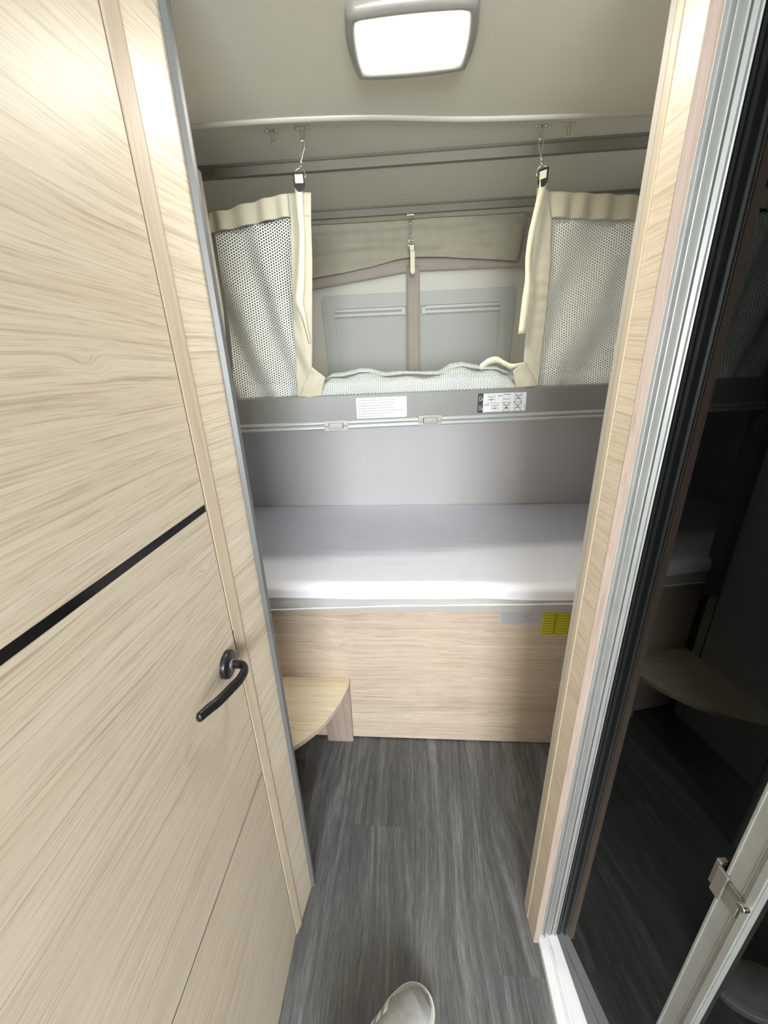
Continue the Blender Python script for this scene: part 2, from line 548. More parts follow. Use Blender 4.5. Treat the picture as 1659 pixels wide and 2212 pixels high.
# ------------------------------------------------------------------ bathroom door (left)
door = struct(empty('door_1', (-.325, .25, 0)))
DX0, DX1 = -.348, -.325
def dpanel(name, z0, z1, m):
    return box(name, (DX0, -.085, z0), (DX1, .5625, z1), m, door)
dpanel('upper_panel', 1.247, 1.94, wood_y)
dpanel('middle_panel', .6395, 1.2345, wood_y)
dpanel('lower_panel', .012, .6355, wood_y)
box('inlay_strip', (DX0, -.085, 1.2345), (DX1 - .0008, .5625, 1.247), black_gloss, door)
box('panel_gap', (DX0, -.085, .6355), (DX1 - .0004, .5625, .6395), dark_gap, door)
box('door_edge_band', (DX0, .5628, .012), (DX1 - .0002, .5640, 1.94), mat('brown_door_edge', (.27, .19, .12), .6), door)
box('lock_slot', (DX0, .5638, .963), (DX1 + .0003, .5659, 1.004), black_pl, door)
hd = empty('door_handle', (-.325, .523, .966)); hd.parent = door
hd.matrix_parent_inverse = Matrix.Translation(door.location).inverted()
bm = bmesh.new()
ringp = [(0.0, .0245), (.006, .0245), (.0085, .0235), (.0098, .0205)]
prevr = None
for dx, rr in ringp:
    rg = [bm.verts.new((-.325 + dx, .523 + rr * cos(2 * pi * i / 40), .966 + rr * sin(2 * pi * i / 40))) for i in range(40)]
    if prevr:
        for i in range(40): bm.faces.new((prevr[i], prevr[(i + 1) % 40], rg[(i + 1) % 40], rg[i]))
    prevr = rg
bm.faces.new(prevr)
def link_h(name, bm, m):
    me = bpy.data.meshes.new(name); bm.normal_update(); bm.to_mesh(me); bm.free(); me.materials.append(m)
    for p in me.polygons: p.use_smooth = True
    o = bpy.data.objects.new(name, me); C.objects.link(o); o.parent = hd
    o.matrix_parent_inverse = Matrix.Translation(Vector((-.325, .523, .966))).inverted()
    return o
o = link_h('rosette', bm, rosette_m)
o.modifiers.new('bevel', 'BEVEL').width = .0008
bm = bmesh.new()
tube(bm, [(-.3155, .523, .966), (-.3115, .523, .966)], .0098, 24)
link_h('collar', bm, chrome_b)
hp = catmull([(-.316, .523, .966), (-.305, .523, .966), (-.2965, .522, .966), (-.2895, .5165, .966), (-.2860, .506, .9655), (-.2868, .488, .966), (-.2905, .465, .970), (-.2965, .437, .974), (-.3015, .424, .976), (-.3055, .412, .978), (-.3085, .400, .980)], 5)
rad = [lerp([(0, .0082), (.3, .0085), (.42, .0092), (.7, .0088), (.85, .0086), (.97, .0080), (1, .0055)], i / (len(hp) - 1)) for i in range(len(hp))]
bm = bmesh.new()
tube(bm, hp, rad, 16, flat=.72)
link_h('lever', bm, handle_m)

# ------------------------------------------------------------------ right post
struct(quad_prism('trim_7', [(.3045, .628), (.306, .5815), (.322, .5815), (.322, .628)], 0, 1.95, wood_y2, bevel=.0008))
struct(quad_prism('trim_8', [(.3030, .6285), (.3215, .6285), (.3215, .6440), (.3030, .6440)], 0, 1.95, edge_light, bevel=.0015))
struct(quad_prism('trim_9', [(.3058, .5800), (.3203, .5800), (.3203, .5815), (.3058, .5815)], 0, 1.95, wood_zp, bevel=.0004))
struct(quad_prism('trim_10', [(.3035, .6445), (.3225, .6445), (.3225, .660), (.3035, .660)], 0, 1.95, taupe_m, bevel=.001))

# ------------------------------------------------------------------ shower enclosure
PH = radians(7.0)
GP = Vector((.3615, .5885, 0))
GM = Vector((-sin(PH), cos(PH), 0))      # towards the bunks
GN = Vector((-cos(PH), -sin(PH), 0))     # towards the aisle
def gw(v):                               # v = (along towards camera, thickness towards aisle, z)
    p = GP - GM * v[0] + GN * v[1]
    return Vector((p.x, p.y, v[2]))
shower = empty('shower_door', (.38, .45, .03))
tag(shower, 'smoked dark glass shower door in ribbed aluminium frame right of the aisle', 'shower door')
bm = bmesh.new()
fp = [(.3206, .5830), (.3225, .5850), (.3295, .5868), (.3312, .5850), (.3318, .5800), (.3334, .5796), (.3345, .5815), (.3355, .5885),
      (.3385, .5905), (.3420, .5875), (.3445, .5840), (.3470, .5830), (.3482, .5845), (.3488, .5890), (.3500, .5890), (.3505, .5840),
      (.3560, .5835), (.3570, .5805), (.3592, .5800), (.3604, .5815), (.3608, .6015), (.3206, .6015)]
prism(bm, fp, 2, .0264, 1.948)
link('frame_profile', bm, alu, shower, bevel=.0004)
box('far_seal', (.0, -.0024, .048), (.0022, .0024, 1.93), black_pl, shower, fn=gw)
box('glass_pane', (.0024, -.002, .048), (.2685, .002, 1.93), glass_m, shower, fn=gw)
box('glass_pane', (.3065, -.002, .048), (.78, .002, 1.93), glass_m, shower, fn=gw)
bm = bmesh.new()
for (a, b_, t0, t1) in ((.2685, .3065, -.010, .010), (.2700, .2730, .010, .0118), (.2975, .3050, .010, .0128), (.2905, .2920, .010, .0108)):
    bbox(bm, (a, t0, .045), (b_, t1, 1.94), gw)
link('stile', bm, alu_grey, shower, bevel=.0012)
# chrome catch across the stile
cat_ = []
bm = bmesh.new()
bbox(bm, (.262, .0105, .795), (.2760, .0150, .842), gw)
bbox(bm, (.2560, -.0015, .800), (.2622, .0125, .846), gw)
bbox(bm, (.2760, .0100, .800), (.2950, .0128, .836), gw)
link('catch', bm, chrome_b, shower, bevel=.0012)
bm = bmesh.new()
c = gw((.3005, .0125, .836))
tube(bm, [c, c + GN * .008], .0052, 16)
link('catch_bolt', bm, chrome, shower, bevel=.0008)
bm = bmesh.new()
prism(bm, [(-.010, .0265), (.019, .0265), (.0195, .0285), (.012, .0315), (.0035, .0400), (-.002, .047), (-.010, .047)], 0, .0, .78, fn=gw)
link('bottom_rail', bm, white_m, shower, bevel=.0008)
box('top_rail', (.0, -.012, 1.93), (.78, .012, 1.95), alu_grey, shower, bevel=.001, fn=gw)

tray = empty('shower_tray', (.6, .1, 0))
tag(tray, 'white plastic shower tray with low ribbed threshold beside the grey floor', 'shower tray')
bm = bmesh.new()
prism(bm, [(.3185, 0), (.3195, .016), (.3225, .0185), (.3395, .0225), (.3410, .0260), (.3440, .0262), (.3455, .0225), (.3520, .0225), (.3540, .0255), (.56, .0255), (.56, 0)], 1, -.45, .6000)
link('threshold', bm, white_m, tray, bevel=.0008)
box('basin', (.56, -.45, .0), (1.20, .60, .020), white_m, tray, bevel=.004)

# ------------------------------------------------------------------ ceiling light
lampo = empty('ceiling_light', (.006, .896, 1.95))
tag(lampo, 'lit rectangular ceiling lamp with a silver pillow-shaped rim', 'ceiling light')
LZ = 1.950
def pill(hx, hy, bulge, n=14):
    """pillow outline: four corners joined by bulging sides"""
    c = [(-hx, -hy), (hx, -hy), (hx, hy), (-hx, hy)]
    out = []
    for i in range(4):
        a, b_ = Vector(c[i]), Vector(c[(i + 1) % 4])
        d = b_ - a
        nrm = Vector((d.y, -d.x)).normalized()
        bl = bulge[i % 2]
        for j in range(n):
            t = j / n
            out.append(a + d * t + nrm * bl * 4 * t * (1 - t))
    return out
lays = [(.0985, .0765, (.008, .009), 1.9500), (.0985, .0765, (.008, .009), 1.9410), (.0965, .0745, (.008, .009), 1.9345),
        (.0925, .0695, (.007, .008), 1.9308), (.0865, .0605, (.003, .004), 1.9318), (.0842, .0560, (.001, .002), 1.9368)]
bm = bmesh.new()
pr = None
for hx, hy, bl, z in lays:
    ring = [bm.verts.new((.006 + p.x, 0.896 + p.y, z)) for p in pill(hx, hy, bl)]
    if pr:
        n = len(ring)
        for i in range(n): bm.faces.new((pr[i], ring[i], ring[(i + 1) % n], pr[(i + 1) % n]))
    pr = ring
bmesh.ops.recalc_face_normals(bm, faces=bm.faces[:])
link('lamp_rim', bm, housing_m, lampo, smooth=True)
bm = bmesh.new()
pr = None
for s_, z in ((1.0, 1.9368), (.97, 1.9360), (.85, 1.9355), (.4, 1.9353)):
    ring = [bm.verts.new((.006 + p.x * s_, 0.889 + p.y * s_, z)) for p in pill(.0838, .0495, (.001, .002))]
    if pr:
        n = len(ring)
        for i in range(n): bm.faces.new((pr[i], ring[i], ring[(i + 1) % n], pr[(i + 1) % n]))
    pr = ring
bm.faces.new(pr)
bmesh.ops.recalc_face_normals(bm, faces=bm.faces[:])
link('diffuser', bm, lamp_m, lampo, smooth=True)

# ------------------------------------------------------------------ the plane of the upper bunk front (yawed a few degrees)
BA, BB = 1.17, .11
AL = atan2(BB, 1.0)
NRM = Vector((sin(AL), -cos(AL), 0))
def rp(x, z, off=0.0):
    return Vector((x, BA + BB * x, z)) + NRM * off
def rf(v):                                # (x, offset towards the viewer, z)
    return rp(v[0], v[2], v[1])

bunk = empty('upper_bunk', (0, 1.5, 1.262))
tag(bunk, 'grey fronted upper bunk with an aluminium lower edge', 'bunk bed')
X0, X1 = -.5045, 1.03
bm = bmesh.new()
prism(bm, [(0.0, 1.286), (0.0, 1.3555), (-.003, 1.3585), (-.020, 1.3595), (-.024, 1.357), (-.024, 1.286)], 0, X0, X1, fn=rf)
link('front_board', bm, rail_m, bunk)
bm = bmesh.new()
prism(bm, [(0.0, 1.2875), (.0035, 1.2868), (.0050, 1.2835), (.0050, 1.2795), (.0035, 1.2765), (.0010, 1.2755), (.0010, 1.2745),
           (.0035, 1.2735), (.0050, 1.2715), (.0050, 1.2665), (.0030, 1.2635), (-.002, 1.2625), (-.024, 1.2625), (-.024, 1.2875)], 0, X0, X1, fn=rf)
link('edge_profile', bm, alu_grey, bunk)
bm = bmesh.new()
v = [(X0, BA + BB * X0 + .02), (X1, BA + BB * X1 + .02), (X1, 1.775), (X0, 1.775)]
prism(bm, v, 2, 1.268, 1.292)
link('base_board', bm, base_m, bunk)
bm = bmesh.new()
prism(bm, [(-1.03, 1.15), (X0, 1.15), (X0, 1.775), (-1.03, 1.775)], 2, 1.268, 1.292)
link('base_board', bm, base_m, bunk)

def latch(xc, zc):
    t = empty('rail_bracket', (xc, BA + BB * xc, zc)); t.parent = bunk
    t.matrix_parent_inverse = Matrix.Translation(bunk.location).inverted()
    def add(name, bm, m, bev):
        me = bpy.data.meshes.new(name); bm.normal_update(); bm.to_mesh(me); bm.free(); me.materials.append(m)
        for p in me.polygons: p.use_smooth = True
        o = bpy.data.objects.new(name, me); C.objects.link(o); o.parent = t
        o.matrix_parent_inverse = Matrix.Translation(t.location).inverted()
        md = o.modifiers.new('bevel', 'BEVEL'); md.width = bev; md.segments = 2; md.limit_method = 'ANGLE'
        o.modifiers.new('wn', 'WEIGHTED_NORMAL')
    f = lambda v: rp(xc + v[0], zc + v[2], v[1])
    bm = bmesh.new()
    prism(bm, rrect(-.034, -.0145, .034, .0145, .005), 1, .0052, .0066, fn=f)
    add('bracket_plate', bm, chrome_b, .0004)
    bm = bmesh.new()
    sec = [(-.021, .0066), (-.019, .0120), (.019, .0120), (.021, .0066)]
    A = [(-.021, .0066), (-.0195, .0150), (.0195, .0150), (.021, .0066)]
    a = [bm.verts.new(f((p[0], p[1], -.0075))) for p in A]
    b2 = [bm.verts.new(f((p[0], p[1] + .0, .0075))) for p in A]
    for i in range(3): bm.faces.new((a[i], a[i + 1], b2[i + 1], b2[i]))
    bm.faces.new(a[::-1]); bmesh.ops.recalc_face_normals(bm, faces=bm.faces[:])
    me_ = bm
    add('bracket_socket', me_, chrome_b, .0012)
    bm = bmesh.new()
    bbox(bm, (-.0175, .0068, .0060), (.0175, .0138, .0072), f)
    add('socket_opening', bm, black_pl, .0002)
    for sx in (-.0275, .0275):
        bm = bmesh.new()
        bmesh.ops.create_uvsphere(bm, u_segments=14, v_segments=8, radius=.0034)
        for v_ in bm.verts: v_.co = f(Vector((v_.co.x + sx, .0066 + v_.co.y * .6, v_.co.z - .001)))
        bmesh.ops.recalc_face_normals(bm, faces=bm.faces[:])
        add('screw', bm, chrome, .0001)
    return t
latch(-.218, 1.2745)['label'] = 'left bracket on the rail edge'
latch(.0525, 1.2785)['label'] = 'right bracket on the rail edge'

# ---- printed matter
def text_mesh(bm, s, x0, y0, height, width, place):
    cu = bpy.data.curves.new('t', 'FONT'); cu.body = s; cu.size = 1.0
    cu.resolution_u = 2
    to = bpy.data.objects.new('t', cu); C.objects.link(to)
    dg = bpy.context.evaluated_depsgraph_get()
    me = bpy.data.meshes.new_from_object(to.evaluated_get(dg))
    xs = [v.co.x for v in me.vertices]
    if xs:
        w = max(xs) - min(xs); mn = min(xs)
        sx = width / w if width else height
        b2 = bmesh.new(); b2.from_mesh(me)
        mp = {}
        for v in b2.verts:
            mp[v] = bm.verts.new(place(x0 + (v.co.x - mn) * sx, y0 + v.co.y * height))
        for f in b2.faces:
            try: bm.faces.new([mp[v] for v in f.verts])
            except ValueError: pass
        b2.free()
    bpy.data.objects.remove(to); bpy.data.curves.remove(cu); bpy.data.meshes.remove(me)

WARN = [("Ne convient pas aux enfants de moins de 6 ans sans surveillance", .80),
        ("Non adatto ai bambini sotto i 6 anni senza la supervisione", .80),
        ("Nicht geeignet für Kinder unter 6 Jahre ohne Aufsicht", .70),
        ("Not suitable for children under 6 years old without supervision", .745),
        ("No recomendado para niños menores de 6 años sin la supervisión de un adulto", .975),
        ("Niet geschikt voor kinderen onder de 6 jaar zonder toezicht", .745),
        ("Må ikke bruges af børn under 6 år uden opsyn", .56)]

def warning_sticker(place, w, h, parent, inkm, lab):
    st = link('warning_sticker', prism(bmesh.new(), rrect(0, 0, w, h, .003), 1, .0, .0006, fn=lambda v: place(v[0], v[2], v[1])), sticker_m, parent)
    st['label'] = lab
    bm = bmesh.new()
    pitch = (h - .006) / 7
    for i, (s_, wf) in enumerate(WARN):
        y = h - .003 - pitch * (i + .78)
        text_mesh(bm, s_, .006, y, pitch * .62, wf * (w - .012), lambda a, b_: place(a, b_, .0009))
    bmesh.ops.recalc_face_normals(bm, faces=bm.faces[:])
    t = link('printed_text', bm, inkm, parent); reparent(t, st)
    bm = bmesh.new()
    for i in range(1, 7):
        y = h - .003 - pitch * i
        bbox(bm, (.006, .0006, y - .0002), (w - .006, .0008, y + .0002), lambda v: place(v[0], v[2], v[1]))
    t = link('ruled_line', bm, ink_l, parent); reparent(t, st)
    return st

def reparent(o, p):
    """o and p both hold world-coordinate meshes under the same empty"""
    o.parent = p
    o.matrix_parent_inverse = Matrix.Identity(4)

warning_sticker(lambda a, b_, t: rp(-.1575 + a * .994, 1.2905 + b_, t), .1445, .0575, bunk, ink_m, 'white sticker with seven lines of small text')

# pictogram sticker: black left part with two cup-like symbols, six little drawings
def pl(a, b_, t): return rp(.1905 + a * .994, 1.2925 + b_, t)
SW, SH = .142, .0545
st = link('pictogram_sticker', prism(bmesh.new(), rrect(0, 0, SW, SH, .003), 1, 0, .0006, fn=lambda v: pl(v[0], v[2], v[1])), ink_b, bunk)
st['label'] = 'black and white sticker with bunk pictograms'
wp = link('white_field', prism(bmesh.new(), rrect(.0155, .0008, SW - .0008, SH - .0008, .0025), 1, .0006, .0008, fn=lambda v: pl(v[0], v[2], v[1])), sticker_m, bunk); reparent(wp, st)
def bar(bm, x0, z0, x1, z1, w, t=.0011, place=pl):
    d = Vector((x1 - x0, z1 - z0)); L = d.length; d /= L; n_ = Vector((-d.y, d.x)) * w * .5
    q = [(x0 + n_.x, z0 + n_.y), (x0 - n_.x, z0 - n_.y), (x1 - n_.x, z1 - n_.y), (x1 + n_.x, z1 + n_.y)]
    bm.faces.new([bm.verts.new(place(a, b_, t)) for a, b_ in q])
bg, bd0, crosses = bmesh.new(), bmesh.new(), []
def picto(x, z, w, h, kind):
    for a in ((x, z, x + w, z), (x, z + h, x + w, z + h), (x, z, x, z + h), (x + w, z, x + w, z + h)): bar(bg, *a, .0004)
    if kind in (0, 2, 3):
        for zz in (.38, .72):
            bar(bg, x, z + h * zz, x + w, z + h * zz, .0009)
            for q in (.2, .45, .7): bar(bg, x + w * q, z + h * (zz + .02), x + w * (q + .12), z + h * (zz + .12), .0006)
    if kind in (0, 2):
        bar(bg, x + w * .5, z + h * .28, x + w * .5, z + h * .45, .0022)
        bar(bg, x + w * .42, z, x + w * .42, z + h * .72, .0004); bar(bg, x + w * .58, z, x + w * .58, z + h * .72, .0004)
    if kind == 1:
        bar(bg, x, z + h * .36, x + w, z + h * .36, .0009)
        for q in (.1, .35, .6): bar(bg, x + w * q, z + h * .40, x + w * (q + .14), z + h * .50, .0007)
        bar(bg, x, z + h * .95, x + w, z + h * .95, .0012)
    if kind in (2, 3):
        bd = bmesh.new(); crosses.append(bd)
        bar(bd, x - w * .02, z - h * .02, x + w * 1.02, z + h * 1.02, .0011); bar(bd, x - w * .02, z + h * 1.02, x + w * 1.02, z - h * .02, .0011)
picto(.029, .0275, .0205, .0225, 0); picto(.073, .0275, .0205, .0225, 1); picto(.1065, .0275, .0215, .0235, 3)
picto(.040, .0025, .0205, .0225, 0); picto(.074, .0025, .0205, .0230, 2); picto(.1065, .0025, .0215, .0235, 3)
for (x, z) in ((.057, .0470), (.020, .0225)):
    for r_ in range(2):
        q = x
        for s_ in (.004, .0035, .004):
            bar(bg, q, z - r_ * .0022, q + s_, z - r_ * .0022, .0011); q += s_ + .0008
bar(bg, .022, .0262, SW - .008, .0266, .00035)
bar(bg, SW - .0052, .008, SW - .0052, .020, .0010)
reparent(link('drawing_lines', bg, ink_m, bunk), st); bd0.free()
for bd in crosses: reparent(link('cross_mark', bd, ink_b, bunk), st)
bw = bmesh.new()
for zc in (.0395, .0135):
    for a in ((.0045, -.0055, .0045, .0055), (.0045, .0055, .0105, .0045), (.0045, -.0055, .0105, -.0045), (.0105, -.0045, .0105, .0045), (.0105, -.002, .0135, -.004), (.0135, -.004, .0135, .001)):
        bar(bw, a[0], zc + a[1], a[2], zc + a[3], .0009)
reparent(link('white_symbol', bw, sticker_m, bunk), st)

# ------------------------------------------------------------------ upper mattress
um = bmesh.new()
pts = [(X0 + .01, BA + BB * X0 + .055), (1.0, BA + BB * 1.0 + .055), (1.0, 1.785), (X0 + .01, 1.785)]
prism(um, pts, 2, 1.2925, 1.392)
o = link('upper_mattress', um, bunk_matt, bevel=.02)
tag(o, 'grey mattress on the upper bunk behind the safety net', 'mattress')

# ------------------------------------------------------------------ lower bed
bed = empty('lower_bed', (0, 1.5, 0))
tag(bed, 'light oak base of the lower bed with stickers at its top right', 'bed')
struct_y = 1.1655
bm = bmesh.new()
prism(bm, [(-.545, .010), (.66, .004), (.66, .630), (-.545, .630)], 1, 1.1655, 1.183)
link('front_panel', bm, wood_x, bed, bevel=.0008)
bm = bmesh.new()
prism(bm, [(-.545, .6302), (.66, .6302), (.66, .640), (-.545, .640)], 1, 1.158, 1.195)
link('top_lip', bm, edge_light, bed, bevel=.0015)
box('slat_board', (-1.03, 1.19, .620), (1.03, 1.885, .639), wall_m, bed)
def pl2(x0, z0):
    return lambda a, b_, t: Vector((x0 + a, 1.1655 - t, z0 + b_))
warning_sticker(pl2(.2965, .5700), .1430, .0560, bed, ink_m, 'small white sticker with seven lines of text')
# yellow label
py_ = pl2(.4425, .5270)
yw, yh = .1000, .0990
sh = lambda a, b_, t: py_(a + .0015 * b_ / yh, b_, t)
st = link('yellow_label', prism(bmesh.new(), rrect(0, 0, yw, yh, .003), 1, 0, .0006, fn=lambda v: sh(v[0], v[2], v[1])), yellow_m, bed)
st['label'] = 'yellow label with two columns of text'
bl_, bk_ = bmesh.new(), bmesh.new()
for a in ((.0015, .0015, yw - .0015, .0015), (.0015, yh - .0015, yw - .0015, yh - .0015), (.0015, .0015, .0015, yh - .0015), (yw - .0015, .0015, yw - .0015, yh - .0015)):
    bar(bl_, *a, .0016, .0009, sh)
rr_ = random.Random(3)
for i in range(8):
    z = yh - .0130 - i * .0107
    bar(bl_, .006, z, .006 + rr_.uniform(.026, .032), z, .0022, .0009, sh)
    bar(bl_, .052, z, .052 + rr_.uniform(.020, .028), z, .0022, .0009, sh)
    for c0 in (.006, .052):
        q = c0
        while q < c0 + .028:
            w_ = rr_.uniform(.002, .006)
            bar(bk_, q, z - .0040, q + w_, z - .0040, .0018, .0009, sh); q += w_ + .0012
    bar(bk_, .040, z - .003, .046, z + .001, .0050, .0009, sh)
    bar(bk_, .088, z, .091, z, .0022, .0009, sh)
reparent(link('pale_print', bl_, yellow_l, bed), st); reparent(link('dark_print', bk_, yellow_d, bed), st)

# mattress of the lower bed
lm = empty('lower_mattress', (0, 1.5, .64))
tag(lm, 'white sheeted mattress lying on the light oak lower bed', 'mattress')
MX0, MX1 = -1.03, 1.03
def sag(x):      # how far the lower edge of the cover sinks, deepest at the left
    return lerp([(-.55, .636), (-.33, .646), (-.1, .658), (.05, .662), (.3, .661), (.56, .655), (1.03, .650)], x)
def pipe(x):
    return lerp([(-.55, .643), (-.33, .655), (-.1, .665), (.05, .669), (.3, .674), (.56, .680), (1.03, .680)], x)
def side_fn(u, v):
    x = MX0 + (MX1 - MX0) * u
    z0 = .6405
    z = z0 + (.706 - z0) * v
    y = 1.134 + .006 * (1 - sin(pi * v)) + .0012 * sin(x * 23) + .0010 * noise.noise(Vector((x * 9, v * 4, 2)))
    return Vector((x, y, z))
bm = grid(side_fn, 160, 8)
link('mattress_side', bm, matt_side, lm, smooth=True)
box('mattress_core', (MX0, 1.142, .6402), (MX1, 1.885, .735), matt_side, lm)
# fitted sheet
def sheet_fn(u, v):
    x = MX0 + (MX1 - MX0) * u
    R_ = .034
    s = v * (.045 + R_ * pi / 2 + .74)
    n1 = noise.noise(Vector((x * 3.0, s * 4, 0))); n2 = noise.noise(Vector((x * 7, s * 30, 5)))
    edge = .0025 * noise.noise(Vector((x * 6, 0, 9))) + .0015 * sin(x * 11)
    if s < .028:
        z = .6955 + edge * (1 - s / .032) + s; y = 1.1305 + .002 * n1
    else:
        q = s - .028
        zc = .6955 + .028; yc = 1.1305 + R_
        if q < R_ * pi / 2:
            a = q / R_
            y = yc - R_ * cos(a); z = zc - .0005 + (.024) * sin(a)
        else:
            y = yc + (q - R_ * pi / 2); z = zc - .0005 + .024
        y += .002 * n1
        z += (.0016 * n1 + .0010 * n2 * exp(-((y - 1.40) / .16) ** 2)) * min(1, q / .06)
    y = min(y, wy(.745) - .004)
    return Vector((x, y, z))
bm = grid(sheet_fn, 200, 150)
link('fitted_sheet', bm, sheet_m, lm, smooth=True)
# twisted piping along the cover
bm = bmesh.new()
N = 900
pr1 = []
for i in range(N + 1):
    x = -.56 + 1.22 * i / N
    ph = x * 2 * pi / .0105
    pr1.append((x, 1.1325, pipe(x), ph))
for k0 in (0, 1):
    tube(bm, [(x, y + .0012 * cos(ph + k0 * pi), z + .0014 * sin(ph + k0 * pi)) for x, y, z, ph in pr1], .0019, 6)
link('piping', bm, rope_m, lm, smooth=True)

# ------------------------------------------------------------------ step
step = empty('corner_step', (-.40, 1.05, 0))
tag(step, 'quarter-round oak corner step beside the grey floor', 'step')
# rounded tread outline through measured points
arc = catmull([(-.247, 1.1645, 0), (-.2475, 1.117, 0), (-.270, 1.032, 0), (-.316, .945, 0), (-.387, .868, 0), (-.46, .815, 0), (-.544, .775, 0)], 8)
outline = [(p.x, p.y) for p in arc] + [(-.544, 1.1645)]
bm = bmesh.new(); prism(bm, outline, 2, .3000, .3170)
link('tread', bm, wood_x2, step, bevel=.001)
bm = bmesh.new()
A = [bm.verts.new((p.x + .0006 , p.y - .0006, .3002)) for p in arc]; B = [bm.verts.new((p.x + .0006, p.y - .0006, .3164)) for p in arc]
for i in range(len(arc) - 1): bm.faces.new((A[i], A[i + 1], B[i + 1], B[i]))
link('tread_edge', bm, wood_x, step, solid=.0008)
bm = bmesh.new(); prism(bm, [(-.354, .0), (-.2505, .0), (-.2475, .2998), (-.354, .2998)], 1, 1.1475, 1.1650)
link('support_board', bm, wood_zp, step, bevel=.0008)

# ------------------------------------------------------------------ window behind the nets
def wp_(x, z, off=0.0):
    return Vector((x, wy(z) - off, z))
win = struct(empty('window_1', (.03, wy(1.55), 1.55)))
def wf(v): return wp_(v[0], v[2], v[1])
def ring_frame(bm, o_, i_, t0, t1, fn):
    A = [bm.verts.new(fn(Vector((p[0], t0, p[1])))) for p in o_]; B = [bm.verts.new(fn(Vector((p[0], t1, p[1])))) for p in o_]
    Ci = [bm.verts.new(fn(Vector((p[0], t1, p[1])))) for p in i_]; D = [bm.verts.new(fn(Vector((p[0], t0, p[1])))) for p in i_]
    n = len(o_)
    for i in range(n):
        j = (i + 1) % n
        bm.faces.new((A[i], A[j], B[j], B[i])); bm.faces.new((B[i], B[j], Ci[j], Ci[i])); bm.faces.new((Ci[i], Ci[j], D[j], D[i]))
    bmesh.ops.recalc_face_normals(bm, faces=bm.faces[:])
bm = bmesh.new()
ring_frame(bm, rrect(-.356, 1.30, .408, 1.689, .022), rrect(-.306, 1.34, .352, 1.640, .004), 0, .014, wf)
link('window_frame', bm, win_m, win, bevel=.002)
box('blind', (-.306, .001, 1.34), (.352, .005, 1.640), blind_m, win, fn=wf)
bm = bmesh.new()
for x0, x1 in ((-.306, -.020), (.060, .352)):
    bbox(bm, (x0, .005, 1.629), (x1, .013, 1.639), wf)
    bbox(bm, (x0, .005, 1.612), (x1, .015, 1.622), wf)
link('blind_rail', bm, winrail_m, win, bevel=.001)
bm = bmesh.new()
for x0, x1 in ((-.306, -.020), (.060, .352)):
    bbox(bm, (x0, .0052, 1.6225), (x1, .009, 1.6285), wf)
    bbox(bm, (x0, .0052, 1.6065), (x1, .008, 1.6115), wf)
link('rail_groove', bm, groove_m, win)
for x0 in (-.036, .044):
    bm = bmesh.new(); bbox(bm, (x0, .005, 1.609), (x0 + .016, .020, 1.634), wf)
    link('blind_clip', bm, winrail_m, win, bevel=.002)
bm = bmesh.new(); prism(bm, [(-.345 + .005 * cos(a * pi / 8), 1.633 + .005 * sin(a * pi / 8)) for a in range(16)], 1, .014, .018, fn=wf)
link('screw_cap', bm, ink_l, win)

# ------------------------------------------------------------------ rear net hanging in front of the window
rn = empty('rear_safety_net', (.01, 1.70, 1.40))
tag(rn, 'sheer rear net with cream top flap and taupe tape in front of the window', 'safety net')
def curve(pts, x):
    return lerp(pts, x)
VT = [(-1.0, 1.9095), (1.0, 1.9095)]
VB = [(-.56, 1.722), (-.38, 1.741), (-.254, 1.755), (-.148, 1.770), (-.06, 1.786), (-.01, 1.791), (.033, 1.791), (.126, 1.788), (.277, 1.774), (.388, 1.764)]
def flap(u, v):
    x = -.56 + .955 * u
    x2 = x + .012 * (1 - v) * 0
    zt, zb = 1.9085, curve(VB, x)
    if u == 1.0: x = .390 + .020 * (1 - v)
    z = zt + (zb - zt) * v
    pull = exp(-((x - .01) / .12) ** 2)
    y = 1.698 + .010 * noise.noise(Vector((x * 5 - (z - 1.8) * 9, (z - 1.8) * 34, 8))) + .004 * noise.noise(Vector((x * 3, z * 30, 1))) * (1 - .3 * v) + .004 * sin(z * 90 + 2 * noise.noise(Vector((x * 4, z * 5, 0)))) * (.3 + .5 * v) \
        + .006 * noise.noise(Vector((x * 2.2 + (z - 1.8) * 5, (z - 1.8) * 18, 3))) - .006 * pull * v
    return Vector((x, y, z))
bm = grid(flap, 110, 46)
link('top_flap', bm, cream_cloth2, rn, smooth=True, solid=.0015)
def bandz(x): return lerp([(-.56, 1.690), (-.388, 1.708), (-.152, 1.734), (-.02, 1.750), (.038, 1.752), (.50, 1.748)], x)
bm = grid(lambda u, v: Vector((-.56 + 1.03 * u, 1.7215 + .002 * sin(u * 9 + v), 1.905 + (bandz(-.56 + 1.03 * u) - 1.905) * v)), 60, 12)
link('border_band', bm, taupe_cloth, rn, smooth=True, solid=.001)
bm = grid(lambda u, v: Vector((-.0135 + .0485 * u, 1.7175 + .0015 * sin(v * 14), 1.770 + (1.393 - 1.770) * v)), 4, 30)
link('centre_tape', bm, taupe_cloth, rn, smooth=True, solid=.001)
for x0, x1 in ((-.56, -.012), (.033, .47)):
    bm = grid(lambda u, v: Vector((x0 + (x1 - x0) * u, 1.7245 + .004 * noise.noise(Vector((u * 3, v * 2, x0))), bandz(x0 + (x1 - x0) * u) + .01 + (1.395 - bandz(x0 + (x1 - x0) * u) - .01) * v)), 30, 16)
    link('mesh_panel', bm, sheer_m, rn, smooth=True)

# ------------------------------------------------------------------ front safety net
fnet = empty('safety_net', (0, 1.17, 1.36))
tag(fnet, 'white mesh safety net with cream borders across the upper bunk, folded down in the middle', 'safety net')

